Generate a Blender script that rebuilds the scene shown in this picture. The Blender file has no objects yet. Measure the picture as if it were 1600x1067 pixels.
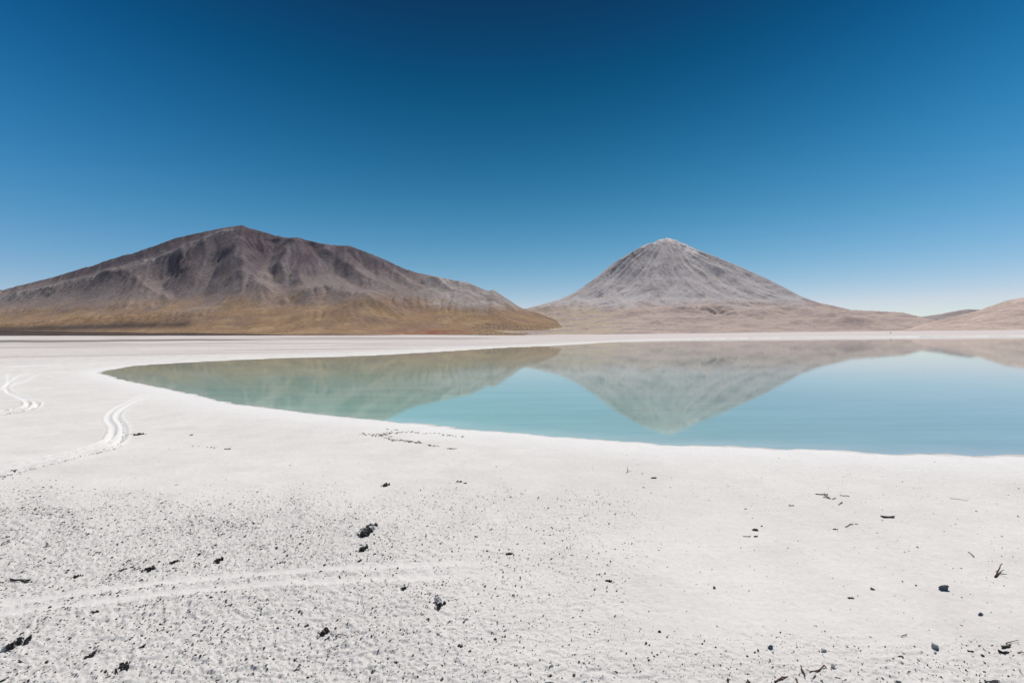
import bpy, math, random, time
T0 = time.time()
import numpy as np
from mathutils import Matrix, Vector

rng = np.random.default_rng(7)
random.seed(7)
scene = bpy.context.scene
col = scene.collection

# ------------------------------------------------------------------ camera
F = 889.0                      # focal length in photo pixels (20 mm on 36 mm)
CX, CY = 800.0, 533.5
CAMH = 10.0
PITCH, ROLL = math.atan(6.4 / F), 0.0106
fwd = np.array([0, math.cos(PITCH), -math.sin(PITCH)])
up0 = np.array([0, math.sin(PITCH), math.cos(PITCH)])
rt0 = np.array([1.0, 0, 0])
right = rt0 * math.cos(ROLL) - up0 * math.sin(ROLL)
up = up0 * math.cos(ROLL) + rt0 * math.sin(ROLL)
CAM = np.array([0, 0, CAMH])
cd = bpy.data.cameras.new('camera')
cd.sensor_width = 36.0
cd.lens = F / 1600 * 36
cd.clip_start = 0.1
cd.clip_end = 200000
cam = bpy.data.objects.new('camera', cd)
col.objects.link(cam)
cam.matrix_world = Matrix(((right[0], up[0], -fwd[0], CAM[0]), (right[1], up[1], -fwd[1], CAM[1]),
                           (right[2], up[2], -fwd[2], CAM[2]), (0, 0, 0, 1)))
scene.camera = cam

# ------------------------------------------------------------------ sky, sun, exposure
SUN_EL, SUN_AZ = math.radians(58), math.radians(19)     # azimuth measured from +Y towards +X
world = bpy.data.worlds.new('World')
scene.world = world
world.use_nodes = True
nt = world.node_tree
nt.nodes.clear()
out = nt.nodes.new('ShaderNodeOutputWorld')
bg = nt.nodes.new('ShaderNodeBackground')
sky = nt.nodes.new('ShaderNodeTexSky')
sky.sky_type = 'NISHITA'
sky.sun_disc = False
sky.sun_elevation = SUN_EL
sky.sun_rotation = SUN_AZ
sky.altitude = 4300
sky.air_density = 1.0
sky.dust_density = 0.3
sky.ozone_density = 2.0
bg.inputs['Strength'].default_value = 0.10
# deep high-altitude sky: the Nishita radiance steepened towards the zenith (smooth in elevation and azimuth)
def wm(op, a, b=None):
    m = nt.nodes.new('ShaderNodeMath'); m.operation = op
    for i, v in enumerate((a, b)):
        if v is None: continue
        if isinstance(v, (int, float)): m.inputs[i].default_value = v
        else: nt.links.new(v, m.inputs[i])
    return m.outputs[0]
tc = nt.nodes.new('ShaderNodeTexCoord')
sx = nt.nodes.new('ShaderNodeSeparateXYZ'); nt.links.new(tc.outputs['Generated'], sx.inputs[0])
zc = wm('MINIMUM', wm('MAXIMUM', sx.outputs[2], 0.0), 0.6)
x2 = wm('MULTIPLY', sx.outputs[0], sx.outputs[0])
sc_ = nt.nodes.new('ShaderNodeSeparateColor'); nt.links.new(sky.outputs[0], sc_.inputs[0])
cc_ = nt.nodes.new('ShaderNodeCombineColor')
tcol = []
for i, (a, b, k, m, k2) in enumerate(((-2.035, 1.084, -6.501, 4.794, -5.874), (-2.286, 0.938, -0.383, 3.433, -5.004), (-1.936, 0.727, -0.142, 3.476, -4.164))):
    e = wm('EXPONENT', wm('MULTIPLY', zc, wm('ADD', wm('MULTIPLY', x2, m), wm('ADD', wm('MULTIPLY', zc, k2), k))))
    t = wm('MULTIPLY', wm('MULTIPLY', wm('POWER', sc_.outputs[i], b), e), math.exp(a) / 0.10)
    tcol.append(t)
tcol[0] = wm('MAXIMUM', wm('MINIMUM', tcol[0], wm('MULTIPLY', tcol[1], 0.88)), 0.04)
for i in range(3): nt.links.new(tcol[i], cc_.inputs[i])
nt.links.new(cc_.outputs[0], bg.inputs['Color'])
nt.links.new(bg.outputs[0], out.inputs[0])

sd = bpy.data.lights.new('sun', 'SUN')
sd.energy = 4.0
sd.angle = math.radians(0.53)
sd.color = (1.0, 0.965, 0.92)
sun = bpy.data.objects.new('sun', sd)
col.objects.link(sun)
sdir = Vector((math.sin(SUN_AZ) * math.cos(SUN_EL), math.cos(SUN_AZ) * math.cos(SUN_EL), math.sin(SUN_EL)))
sun.rotation_euler = (-sdir).to_track_quat('-Z', 'Y').to_euler()
sun.location = (0, 0, 50)

vs = scene.view_settings
vs.view_transform = 'Standard'
vs.look = 'None'
vs.exposure = 0.0
vs.gamma = 1.0
vs.use_curve_mapping = False
scene.cycles.max_bounces = 6
scene.cycles.use_denoising = True

# ------------------------------------------------------------------ helpers
def pdir(x, y):
    x = np.asarray(x, float); y = np.asarray(y, float)
    return fwd + right * ((x - CX) / F)[..., None] + up * ((CY - y) / F)[..., None]

def project(X, Y, Z):
    dx, dy, dz = X - CAM[0], Y - CAM[1], Z - CAM[2]
    w = np.maximum(dx * fwd[0] + dy * fwd[1] + dz * fwd[2], 1e-3)
    px = CX + F * (dx * right[0] + dy * right[1] + dz * right[2]) / w
    py = CY - F * (dx * up[0] + dy * up[1] + dz * up[2]) / w
    return px, py

_ang = rng.uniform(0, 2 * np.pi, 1024).astype(np.float32)
_gx, _gy = np.cos(_ang), np.sin(_ang)

def gnoise(x, y, seed=0):
    x = np.asarray(x, np.float64); y = np.asarray(y, np.float64)
    xi = np.floor(x); yi = np.floor(y)
    xf = (x - xi).astype(np.float32); yf = (y - yi).astype(np.float32)
    xi = xi.astype(np.int64); yi = yi.astype(np.int64)
    def g(ix, iy, fx, fy):
        h = (ix * 374761393 + iy * 668265263 + seed * 144665) & 0xffffffff
        h = ((h ^ (h >> 13)) * 1274126177) & 0xffffffff
        h = (h ^ (h >> 16)) & 1023
        return _gx[h] * fx + _gy[h] * fy
    u = xf * xf * xf * (xf * (xf * 6 - 15) + 10)
    v = yf * yf * yf * (yf * (yf * 6 - 15) + 10)
    a = g(xi, yi, xf, yf); b = g(xi + 1, yi, xf - 1, yf)
    c = g(xi, yi + 1, xf, yf - 1); d = g(xi + 1, yi + 1, xf - 1, yf - 1)
    return (a + (b - a) * u + (c - a) * v + (a - b - c + d) * u * v) * 1.5

def fbm(x, y, oct=4, seed=0, gain=0.5):
    s = 0; a = 1.0; f = 1.0
    for i in range(oct):
        s = s + a * gnoise(x * f, y * f, seed + i * 17)
        a *= gain; f *= 2.03
    return s

def ridged(x, y, oct=4, seed=0, gain=0.5):
    s = 0; a = 1.0; f = 1.0
    for i in range(oct):
        s = s + a * (1 - 2 * np.abs(gnoise(x * f, y * f, seed + i * 17)))
        a *= gain; f *= 2.03
    return s

def sstep(a, b, x):
    t = np.clip((x - a) / (b - a), 0, 1)
    return t * t * (3 - 2 * t)

def polydist(X, Y, P):
    P = np.asarray(P, float)
    best = np.full(X.shape, 1e12); tt = np.zeros(X.shape)
    n = len(P) - 1
    for i in range(n):
        ax, ay = P[i, 0], P[i, 1]
        ex, ey = P[i + 1, 0] - ax, P[i + 1, 1] - ay
        L2 = ex * ex + ey * ey + 1e-9
        t = np.clip(((X - ax) * ex + (Y - ay) * ey) / L2, 0, 1)
        d = (X - ax - t * ex) ** 2 + (Y - ay - t * ey) ** 2
        m = d < best
        best = np.where(m, d, best); tt = np.where(m, (i + t) / n, tt)
    return np.sqrt(best), tt

def inside(X, Y, P):
    r = np.zeros(X.shape, bool)
    n = len(P)
    for i in range(n):
        x1, y1 = P[i][0], P[i][1]; x2, y2 = P[(i + 1) % n][0], P[(i + 1) % n][1]
        if y1 == y2: continue
        c = ((y1 > Y) != (y2 > Y)) & (X < (x2 - x1) * (Y - y1) / (y2 - y1) + x1)
        r ^= c
    return r

def smooth_line(P, n=6):
    P = np.asarray(P, float); out = []
    Q = np.vstack([2 * P[0] - P[1], P, 2 * P[-1] - P[-2]])
    for i in range(1, len(Q) - 2):
        p0, p1, p2, p3 = Q[i - 1], Q[i], Q[i + 1], Q[i + 2]
        for k in range(n):
            t = k / n
            out.append(0.5 * (2 * p1 + (p2 - p0) * t + (2 * p0 - 5 * p1 + 4 * p2 - p3) * t * t + (3 * p1 - p0 - 3 * p2 + p3) * t ** 3))
    out.append(P[-1])
    return np.array(out)

def mesh_np(name, verts, quads=None, tris=None, smooth=True):
    me = bpy.data.meshes.new(name)
    verts = np.asarray(verts, np.float32)
    nq = 0 if quads is None else len(quads); ntr = 0 if tris is None else len(tris)
    me.vertices.add(len(verts)); me.vertices.foreach_set('co', verts.ravel())
    li = []; tot = []
    if nq: li.append(np.asarray(quads, np.int32).ravel()); tot.append(np.full(nq, 4, np.int32))
    if ntr: li.append(np.asarray(tris, np.int32).ravel()); tot.append(np.full(ntr, 3, np.int32))
    li = np.concatenate(li); tot = np.concatenate(tot)
    start = np.concatenate([[0], np.cumsum(tot)[:-1]]).astype(np.int32)
    me.loops.add(len(li)); me.loops.foreach_set('vertex_index', li)
    me.polygons.add(len(tot)); me.polygons.foreach_set('loop_start', start)
    me.polygons.foreach_set('use_smooth', np.full(len(tot), smooth, bool))
    me.update(calc_edges=True)
    return me

def set_col(me, rgb, name='Col'):
    a = me.color_attributes.new(name, 'FLOAT_COLOR', 'POINT')
    d = np.ones((len(rgb), 4), np.float32); d[:, :3] = rgb
    a.data.foreach_set('color', d.ravel())

def set_float(me, v, name):
    a = me.attributes.new(name, 'FLOAT', 'POINT')
    a.data.foreach_set('value', np.asarray(v, np.float32).ravel())

def obj(name, me, mat, kind=None, label=None, cat=None, group=None):
    o = bpy.data.objects.new(name, me)
    col.objects.link(o)
    if mat is not None and len(me.materials) == 0: me.materials.append(mat)
    if kind: o['kind'] = kind
    if label: o['label'] = label
    if cat: o['category'] = cat
    if group: o['group'] = group
    return o

def grid_quads(ny, nx):
    i = np.arange(ny * nx).reshape(ny, nx)
    return np.stack([i[:-1, :-1], i[:-1, 1:], i[1:, 1:], i[1:, :-1]], -1).reshape(-1, 4)

def mixc(a, b, t):
    return a + (np.asarray(b, float) - a) * np.asarray(t)[..., None]

# ------------------------------------------------------------------ materials
def new_mat(name):
    m = bpy.data.materials.new(name); m.use_nodes = True
    n = m.node_tree; n.nodes.clear()
    o = n.nodes.new('ShaderNodeOutputMaterial'); p = n.nodes.new('ShaderNodeBsdfPrincipled')
    n.links.new(p.outputs[0], o.inputs['Surface'])
    return m, n, p

def N(n, t, **k):
    x = n.nodes.new(t)
    for a, b in k.items(): setattr(x, a, b)
    return x

def math_node(n, op, a, b=None):
    m = N(n, 'ShaderNodeMath', operation=op)
    for i, v in enumerate((a, b)):
        if v is None: continue
        if isinstance(v, (int, float)): m.inputs[i].default_value = v
        else: n.links.new(v, m.inputs[i])
    return m.outputs[0]

def noise_node(n, vec, scale, detail=5, rough=0.6):
    t = N(n, 'ShaderNodeTexNoise')
    t.inputs['Scale'].default_value = scale; t.inputs['Detail'].default_value = detail
    t.inputs['Roughness'].default_value = rough
    n.links.new(vec, t.inputs['Vector'])
    return t.outputs['Fac']

def vary(n, fac, lo, hi):
    m = N(n, 'ShaderNodeMapRange')
    m.inputs['From Min'].default_value = 0.25; m.inputs['From Max'].default_value = 0.75
    m.inputs['To Min'].default_value = lo; m.inputs['To Max'].default_value = hi
    n.links.new(fac, m.inputs['Value'])
    return m.outputs[0]

def terrain_mat(name, scales, amps, bump_scale, bump_dist, rough=1.0):
    m, n, p = new_mat(name)
    a = N(n, 'ShaderNodeAttribute', attribute_name='Col')
    g = N(n, 'ShaderNodeNewGeometry')
    c = a.outputs['Color']
    f = None
    for s, am in zip(scales, amps):
        v = vary(n, noise_node(n, g.outputs['Position'], s), 1 - am, 1 + am)
        f = v if f is None else math_node(n, 'MULTIPLY', f, v)
    vm = N(n, 'ShaderNodeVectorMath', operation='SCALE')
    n.links.new(c, vm.inputs[0]); n.links.new(f, vm.inputs['Scale'])
    n.links.new(vm.outputs[0], p.inputs['Base Color'])
    p.inputs['Roughness'].default_value = rough
    p.inputs['Specular IOR Level'].default_value = 0.05
    b = N(n, 'ShaderNodeBump')
    b.inputs['Strength'].default_value = 1.0; b.inputs['Distance'].default_value = bump_dist
    n.links.new(noise_node(n, g.outputs['Position'], bump_scale, 6, 0.65), b.inputs['Height'])
    n.links.new(b.outputs[0], p.inputs['Normal'])
    return m

mat_ground = terrain_mat('salt_crust', (0.35, 4.0, 23.0), (0.03, 0.06, 0.10), 16.0, 0.025)
mat_mtn = terrain_mat('volcanic_scree', (0.004, 0.02, 0.06), (0.12, 0.16, 0.22), 0.03, 7.0)

# ------------------------------------------------------------------ lake outline (world, on z = 0)
def on_plane(x, y, z=0.0):
    d = pdir(x, y); t = (z - CAMH) / d[..., 2]
    return (CAM + d * t[..., None])[..., :2]
near_px = [(155, 583.5), (176, 588), (197, 593), (239, 603), (304, 616), (366, 630), (450, 641), (506, 647.5), (619, 658.5),
           (700, 666), (712, 669), (759, 672.5), (830, 678), (912, 685), (1000, 691), (1081, 696), (1150, 697.5), (1200, 699.5), (1262, 702),
           (1375, 708), (1480, 710), (1600, 711.5), (1800, 714)]
far_px = [(1800, 523.0), (1600, 525.0), (1450, 526.3), (1300, 527.5), (1200, 528.4), (1100, 529.6), (1040, 531), (985, 533.5), (940, 535.5), (920, 537),
          (850, 541), (800, 542.8), (738, 546.5), (653, 551.5), (569, 556), (450, 559.5), (394, 561.5), (309, 565.5), (225, 570.5), (190, 575), (165, 579.5)]
nearw = on_plane(*np.array(near_px).T)
farw = on_plane(*np.array(far_px).T)
LAKE = np.vstack([smooth_line(nearw, 4), [(400, 90)], [(2600, 600)], smooth_line(farw, 4)])
SHORE = np.vstack([LAKE, LAKE[:1]])

def shore_sd(X, Y):
    d, _ = polydist(X, Y, SHORE)
    s = np.where(inside(X, Y, LAKE), -d, d)
    r = np.hypot(X, Y)
    n = 0.6 * fbm(X / 5.0, Y / 5.0, 5, 3, 0.6) + 1.5 * gnoise(X / 40, Y / 40, 5) * sstep(60, 200, r)
    return s + n * np.clip(1 - np.abs(s) / 25, 0, 1)

def base_ground(X, Y, s):
    r = np.hypot(X, Y)
    z = 0.16 * (1 - np.exp(-np.maximum(s, 0) / 2.2)) + 0.003 * np.maximum(s, 0) + (0.0085 - 0.0055 * sstep(-900, 700, X)) * np.maximum(s - 60, 0)
    farR = sstep(900, 1700, r) * sstep(-100, 500, X)
    z = z + farR * 8.0 * (1 - np.exp(-np.maximum(s, 0) / 160.0))
    z = z + sstep(0, 40, s) * 0.10 * fbm(X / 9, Y / 9, 3, 21) + sstep(100, 400, s) * 1.2 * fbm(X / 160, Y / 160, 3, 22)
    zw = -0.02 + 0.035 * s
    return np.where(s > 0, z, np.maximum(zw, -4))

# ------------------------------------------------------------------ tyre tracks (pixel polylines put on the ground)
def P2(pts): return smooth_line(on_plane(*np.array(pts, float).T, 0.2), 6)
tracks = [  # points, width, depth
    (P2([(-60, 955), (0, 947), (98, 935), (197, 922), (309, 908), (450, 897), (541, 889), (681, 882), (850, 876), (969, 870), (1100, 861)]), 0.25, 0.014),
    (P2([(-60, 968), (0, 961), (150, 946), (250, 933), (350, 923), (428, 916), (597, 905), (681, 902), (850, 897), (969, 890), (1100, 880)]), 0.25, 0.014),
    (P2([(239, 617), (225, 623), (208, 630), (190, 641), (183, 652), (191, 664), (194, 675), (188, 690), (169, 701), (135, 709), (84, 722), (28, 736), (0, 742), (-50, 752)]), 0.30, 0.075),
    (P2([(225, 617), (205, 626), (183, 637), (170, 648), (170, 658), (177, 669), (169, 688), (135, 702), (70, 718), (0, 733), (-50, 742)]), 0.28, 0.065),
    (P2([(58, 586), (40, 596), (15, 604), (12, 611), (28, 618), (50, 627), (58, 632), (50, 638), (28, 642), (0, 647), (-40, 654)]), 0.34, 0.08),
    (P2([(11, 584), (14, 596), (8, 606), (14, 614), (36, 624), (44, 631), (34, 637), (0, 643), (-40, 649)]), 0.34, 0.08),
    (P2([(48, 582), (30, 588), (14, 600), (2, 609), (-20, 615)]), 0.4, 0.1),
    (P2([(-40, 574), (20, 573), (90, 571), (150, 568)]), 1.2, 0.1),
]

# ------------------------------------------------------------------ ground sheet
fine = np.radians(np.arange(-47, 47.001, 0.09))
coarse = np.radians(np.arange(50, 311, 4.0))
ang = np.concatenate([fine, coarse])
q = np.concatenate([np.linspace(8000, 600, 22)[:-1], np.arange(600, 230, -1.0), np.arange(230, 90, -0.5), np.arange(90, 14, -1.0), np.geomspace(14, 0.5, 170)])
rad = F * CAMH / q
A, R = np.meshgrid(ang, rad)
GX, GY = R * np.sin(A), R * np.cos(A)
ny, nx = GX.shape
S = shore_sd(GX, GY)
GZ = base_ground(GX, GY, S)
near = rad < 330
k = int(near.sum())
X, Y, SS = GX[:k], GY[:k], S[:k]
PXg, PYg = project(GX, GY, GZ)
px, py = PXg[:k], PYg[:k]

def rough_mask(px, py):
    w = py + 22 * gnoise(px / 130, py / 60, 31) + 14 * gnoise(px / 45, py / 20, 32)
    left = sstep(745, 830, w) * (1 - sstep(450, 980, px - (py - 850) * 0.5))
    mid = sstep(735, 790, w) * (1 - sstep(850, 1150, px)) * 0.45
    bot = sstep(960, 1040, w - 0.02 * np.abs(px - 1100)) * 0.55
    return np.clip(np.maximum(np.maximum(left, mid), np.maximum(bot, 0.10)), 0, 1)

def track_fields(X, Y):
    carve = np.zeros(X.shape); sm = np.ones(X.shape); pale = np.zeros(X.shape)
    for P, w, dep0 in tracks:
        mk = (X > P[:, 0].min() - 4) & (X < P[:, 0].max() + 4) & (Y > P[:, 1].min() - 4) & (Y < P[:, 1].max() + 4)
        x, y = X[mk], Y[mk]
        d, t = polydist(x, y, P)
        d = d * (1 + 0.25 * gnoise(x / 0.8, y / 0.8, 77))
        front = dep0 < 0.03
        fade = 1 - sstep(0.55, 0.95, t) if front else 1.0
        dep = dep0 * (0.1 + 0.9 * sstep(0.0, 0.12, t)) * (1 + (2.8 * sstep(0.5, 0.62, t) if 0.06 < dep0 < 0.09 else 0)) * fade * (1 + 0.3 * gnoise(x / 1.7, y / 1.7, 78))
        carve[mk] += -dep * np.exp(-(d / w) ** 4) + 0.75 * dep * np.exp(-((d - 1.5 * w) / (0.45 * w)) ** 2)
        sm[mk] *= 1 - 0.75 * fade * np.exp(-(d / (1.5 * w)) ** 4)
        pale[mk] = np.maximum(pale[mk], (0.25 if front else 0.9) * fade * np.exp(-(d / (1.9 * w)) ** 2))
    return carve, sm, pale

def relief(X, Y, SS, px, py):
    m = rough_mask(px, py)
    carve, tsm, pale = track_fields(X, Y)
    m = m * tsm
    land = sstep(0.3, 3.0, SS)
    w1, w2 = gnoise(X / 0.3, Y / 0.3, 41), gnoise(X / 0.3, Y / 0.3, 42)
    wx = X + 0.07 * w1; wy = Y + 0.07 * w2
    l1 = sstep(0.0, 0.14, gnoise(wx / 0.46, wy / 0.40, 43))
    l2 = sstep(0.02, 0.2, gnoise(wx / 0.20, wy / 0.18, 44))
    l3 = gnoise(wx / 0.085, wy / 0.085, 45)
    big = sstep(0.18, 0.5, gnoise(wx / 1.6, wy / 1.6, 46))
    rel = m * (0.036 * l1 + 0.04 * l2 + 0.024 * l3 + 0.03 * big * l1) + 0.012 * fbm(X / 0.6, Y / 0.6, 3, 47)
    return land * (rel + carve), m, pale
rz, m, pale = relief(X, Y, SS, px, py)
GZ[:k] += rz
def ground_at(x, y):
    """height of the finished ground sheet at x, y (bilinear in its polar grid)"""
    x = np.atleast_1d(np.asarray(x, float)); y = np.atleast_1d(np.asarray(y, float))
    a = (np.arctan2(x, y) - fine[0]) / (fine[1] - fine[0])
    a = np.clip(a, 0, len(fine) - 2.001); ai = a.astype(int); af = a - ai
    r = np.clip(np.interp(np.hypot(x, y), rad, np.arange(len(rad))), 0, len(rad) - 1.001); ri = r.astype(int); rf_ = r - ri
    return (GZ[ri, ai] * (1 - af) + GZ[ri, ai + 1] * af) * (1 - rf_) + (GZ[ri + 1, ai] * (1 - af) + GZ[ri + 1, ai + 1] * af) * rf_

# colours
c = np.empty(GX.shape + (3,)); c[:] = (0.73, 0.695, 0.65)
n1 = fbm(GX / 14, GY / 14, 4, 51); n2 = fbm(GX / 2.6, GY / 2.6, 4, 55)
c *= (1 + 0.05 * n1 + 0.035 * n2)[..., None]
c = mixc(c, np.array((0.66, 0.62, 0.58)), 0.5 * sstep(0.25, 0.7, fbm(GX / 6, GY / 6, 4, 56)))
mm = np.zeros(GX.shape); mm[:k] = m
c = mixc(c, np.array((0.635, 0.61, 0.585)), 0.7 * mm)
pl = np.zeros(GX.shape); pl[:k] = pale
c = mixc(c, np.array((0.80, 0.785, 0.76)), 0.8 * pl)
c = mixc(c, np.array((0.80, 0.78, 0.75)), 0.8 * np.exp(-((S - 2.0) / 6.0) ** 2) * sstep(0.2, 1.0, S))
damp = sstep(1.2, 0.1, S + 0.4 * gnoise(GX / 1.3, GY / 1.3, 52))
c = mixc(c, np.array((0.40, 0.40, 0.38)), 0.55 * damp)
# far flats: pink grey mud strips
r_ = np.hypot(GX, GY)
farw_ = sstep(200, 560, r_) * sstep(20, 120, S)
strip = fbm(GX / 700 + 3.1, np.log(np.maximum(r_, 1)) * 9.0, 4, 53)
c = mixc(c, np.array((0.51, 0.445, 0.425)), farw_ * (0.35 + 0.55 * sstep(-0.1, 0.3, strip)))
rightfar = sstep(-300, 500, GX)
c = mixc(c, np.array((0.65, 0.585, 0.55)), farw_ * rightfar * sstep(900, 1500, r_))
dline = np.exp(-((PYg - 533.6 - 0.6 * gnoise(PXg / 60, PYg * 0 + 1.5, 54) + 0.008 * PXg) / (1.7 - 0.0022 * np.clip(PXg, 0, 400))) ** 2) * (1 - sstep(330, 520, PXg)) * sstep(600, 900, r_)
c = mixc(c, np.array((0.10, 0.085, 0.08)), 0.92 * dline)
dl2 = np.exp(-((PYg - 528.7) / 0.8) ** 2) * sstep(380, 500, PXg) * (1 - sstep(720, 800, PXg)) * sstep(600, 900, r_)
c = mixc(c, np.array((0.14, 0.11, 0.105)), 0.7 * dl2)

verts = np.stack([GX, GY, GZ], -1).reshape(-1, 3)
i = np.arange(ny * nx).reshape(ny, nx)
j = np.roll(i, -1, axis=1)
quads = np.stack([i[:-1], j[:-1], j[1:], i[1:]], -1).reshape(-1, 4)
ctr = len(verts)
verts = np.vstack([verts, [[0, 0, float(GZ[0].mean())]]])
tris = np.stack([np.full(nx, ctr), j[0], i[0]], -1)
me = mesh_np('ground', verts, quads, tris)
set_col(me, np.vstack([c.reshape(-1, 3), c[0].mean(0)[None]]))
obj('ground', me, mat_ground, kind='structure', label='white salt crust shore around the lake with tyre tracks', cat='ground')

# ------------------------------------------------------------------ lake surface
mw, n, p = new_mat('lake_water')
g = N(n, 'ShaderNodeNewGeometry')
at = N(n, 'ShaderNodeAttribute', attribute_name='depth')
ramp = N(n, 'ShaderNodeValToRGB')
ramp.color_ramp.elements[0].position = 0.0; ramp.color_ramp.elements[0].color = (0.46, 0.52, 0.51, 1)
ramp.color_ramp.elements[1].position = 1.0; ramp.color_ramp.elements[1].color = (0.31, 0.43, 0.40, 1)
e = ramp.color_ramp.elements.new(0.35); e.color = (0.33, 0.45, 0.43, 1)
n.links.new(at.outputs['Fac'], ramp.inputs[0])
vm = N(n, 'ShaderNodeVectorMath', operation='SCALE')
n.links.new(ramp.outputs[0], vm.inputs[0])
mp = N(n, 'ShaderNodeMapping'); mp.inputs['Scale'].default_value = (0.22, 1.0, 1.0)
n.links.new(g.outputs['Position'], mp.inputs[0])
sxp = N(n, 'ShaderNodeSeparateXYZ'); n.links.new(g.outputs['Position'], sxp.inputs[0])
ratio = math_node(n, 'DIVIDE', sxp.outputs[0], math_node(n, 'ADD', sxp.outputs[1], 30.0))
mr = N(n, 'ShaderNodeMapRange', interpolation_type='SMOOTHSTEP')
mr.inputs['From Min'].default_value = -0.35; mr.inputs['From Max'].default_value = 0.55
n.links.new(math_node(n, 'ADD', ratio, math_node(n, 'MULTIPLY', math_node(n, 'SUBTRACT', noise_node(n, g.outputs['Position'], 0.012, 3), 0.5), 0.5)), mr.inputs['Value'])
tint = N(n, 'ShaderNodeMix', data_type='RGBA', blend_type='MULTIPLY'); tint.inputs[0].default_value = 1.0
tr = N(n, 'ShaderNodeMix', data_type='RGBA')
tr.inputs[6].default_value = (1.0, 1.22, 1.06, 1); tr.inputs[7].default_value = (0.97, 0.97, 1.0, 1)
n.links.new(mr.outputs[0], tr.inputs[0]); n.links.new(ramp.outputs[0], tint.inputs[6]); n.links.new(tr.outputs[2], tint.inputs[7])
n.links.new(tint.outputs[2], vm.inputs[0])
streak = noise_node(n, mp.outputs[0], 0.16, 5, 0.65)          # wind streaks drawn out along the shore
n.links.new(vary(n, streak, 0.86, 1.14), vm.inputs['Scale'])
n.links.new(vm.outputs[0], p.inputs['Base Color'])
p.inputs['IOR'].default_value = 1.333
n.links.new(vary(n, streak, 0.004, 0.035), p.inputs['Roughness'])
b1 = N(n, 'ShaderNodeBump'); b1.inputs['Strength'].default_value = 1.0
n.links.new(vary(n, streak, 0.0003, 0.0022), b1.inputs['Distance'])
mp2 = N(n, 'ShaderNodeMapping'); mp2.inputs['Scale'].default_value = (0.6, 1.0, 1.0)
n.links.new(g.outputs['Position'], mp2.inputs[0])
n.links.new(noise_node(n, mp2.outputs[0], 2.2, 3, 0.5), b1.inputs['Height'])
n.links.new(b1.outputs[0], p.inputs['Normal'])
wr = slice(int(np.searchsorted(rad, 40)) - 4, None, 2)
wc = slice(0, len(fine), 2)
WX, WY, WS = GX[wr, wc], GY[wr, wc], S[wr, wc]
wq = grid_quads(*WX.shape)
keep = (WS.ravel()[wq] < 0.6).any(1)
wq = wq[keep]
used, inv = np.unique(wq.ravel(), return_inverse=True)
wv = np.stack([WX.ravel(), WY.ravel(), np.zeros(WX.size)], -1)[used]
me = mesh_np('lake', wv, inv.reshape(-1, 4))
set_float(me, np.clip(-WS.ravel()[used] / 14.0, 0, 1), 'depth')
obj('lake', me, mw, kind='structure', label='still turquoise lake mirroring the two mountains', cat='lake')

# ------------------------------------------------------------------ mountains
def erode(H, cell, batches, n, steps, seed, rate=0.3):
    r = np.random.default_rng(seed)
    h = (H / cell).astype(np.float64)
    ny, nx = h.shape
    for b in range(batches):
        x = r.uniform(2, nx - 4, n); y = r.uniform(2, ny - 4, n)
        dx = np.zeros(n); dy = np.zeros(n); v = np.ones(n); w = np.ones(n); sed = np.zeros(n)
        for s in range(steps):
            xi = x.astype(int); yi = y.astype(int); fx = x - xi; fy = y - yi
            a = h[yi, xi]; bb = h[yi, xi + 1]; cc = h[yi + 1, xi]; d = h[yi + 1, xi + 1]
            gx = (bb - a) * (1 - fy) + (d - cc) * fy
            gy = (cc - a) * (1 - fx) + (d - bb) * fx
            h0 = a * (1 - fx) * (1 - fy) + bb * fx * (1 - fy) + cc * (1 - fx) * fy + d * fx * fy
            dx = dx * 0.15 - gx * 0.85; dy = dy * 0.15 - gy * 0.85
            L = np.sqrt(dx * dx + dy * dy) + 1e-9
            dx /= L; dy /= L
            x2 = np.clip(x + dx, 2, nx - 4); y2 = np.clip(y + dy, 2, ny - 4)
            xj = x2.astype(int); yj = y2.astype(int); gx2 = x2 - xj; gy2 = y2 - yj
            h1 = h[yj, xj] * (1 - gx2) * (1 - gy2) + h[yj, xj + 1] * gx2 * (1 - gy2) + h[yj + 1, xj] * (1 - gx2) * gy2 + h[yj + 1, xj + 1] * gx2 * gy2
            dh = h1 - h0
            cap = np.maximum(-dh, 0.01) * v * w * 4.0
            dep = np.where(dh > 0, np.minimum(dh, sed), np.where(sed > cap, (sed - cap) * 0.3, -np.minimum((cap - sed) * rate, -dh)))
            sed -= dep
            i0 = yi * nx + xi
            idx = np.concatenate([i0, i0 + 1, i0 + nx, i0 + nx + 1])
            wt = np.concatenate([(1 - fx) * (1 - fy), fx * (1 - fy), (1 - fx) * fy, fx * fy]) * np.tile(dep, 4)
            dl = np.bincount(idx, wt, ny * nx).reshape(ny, nx)
            h += np.clip(dl, -0.04, 0.04)
            v = np.sqrt(np.maximum(v * v - dh * 0.5, 0.05)); w *= 0.98
            x, y = x2, y2
    return h * cell

def uv_of(pts):
    d = pdir(*np.array(pts, float).T)
    return d[:, 0] / d[:, 1], d[:, 2] / d[:, 1]

def locate(basef, pts, d0, d1):
    """world XY on a base surface seen at the given photo pixels"""
    u, v = uv_of(pts)
    D = np.linspace(d0, d1, 500)
    res = []
    for uu, vv in zip(u, v):
        z = basef(uu * D, D)
        hit = np.nonzero((z - CAMH) / D >= vv)[0]
        d = D[hit[0]] if len(hit) else D[np.argmax((z - CAMH) / D)]
        res.append((uu * d, d))
    return np.array(res)

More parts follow.
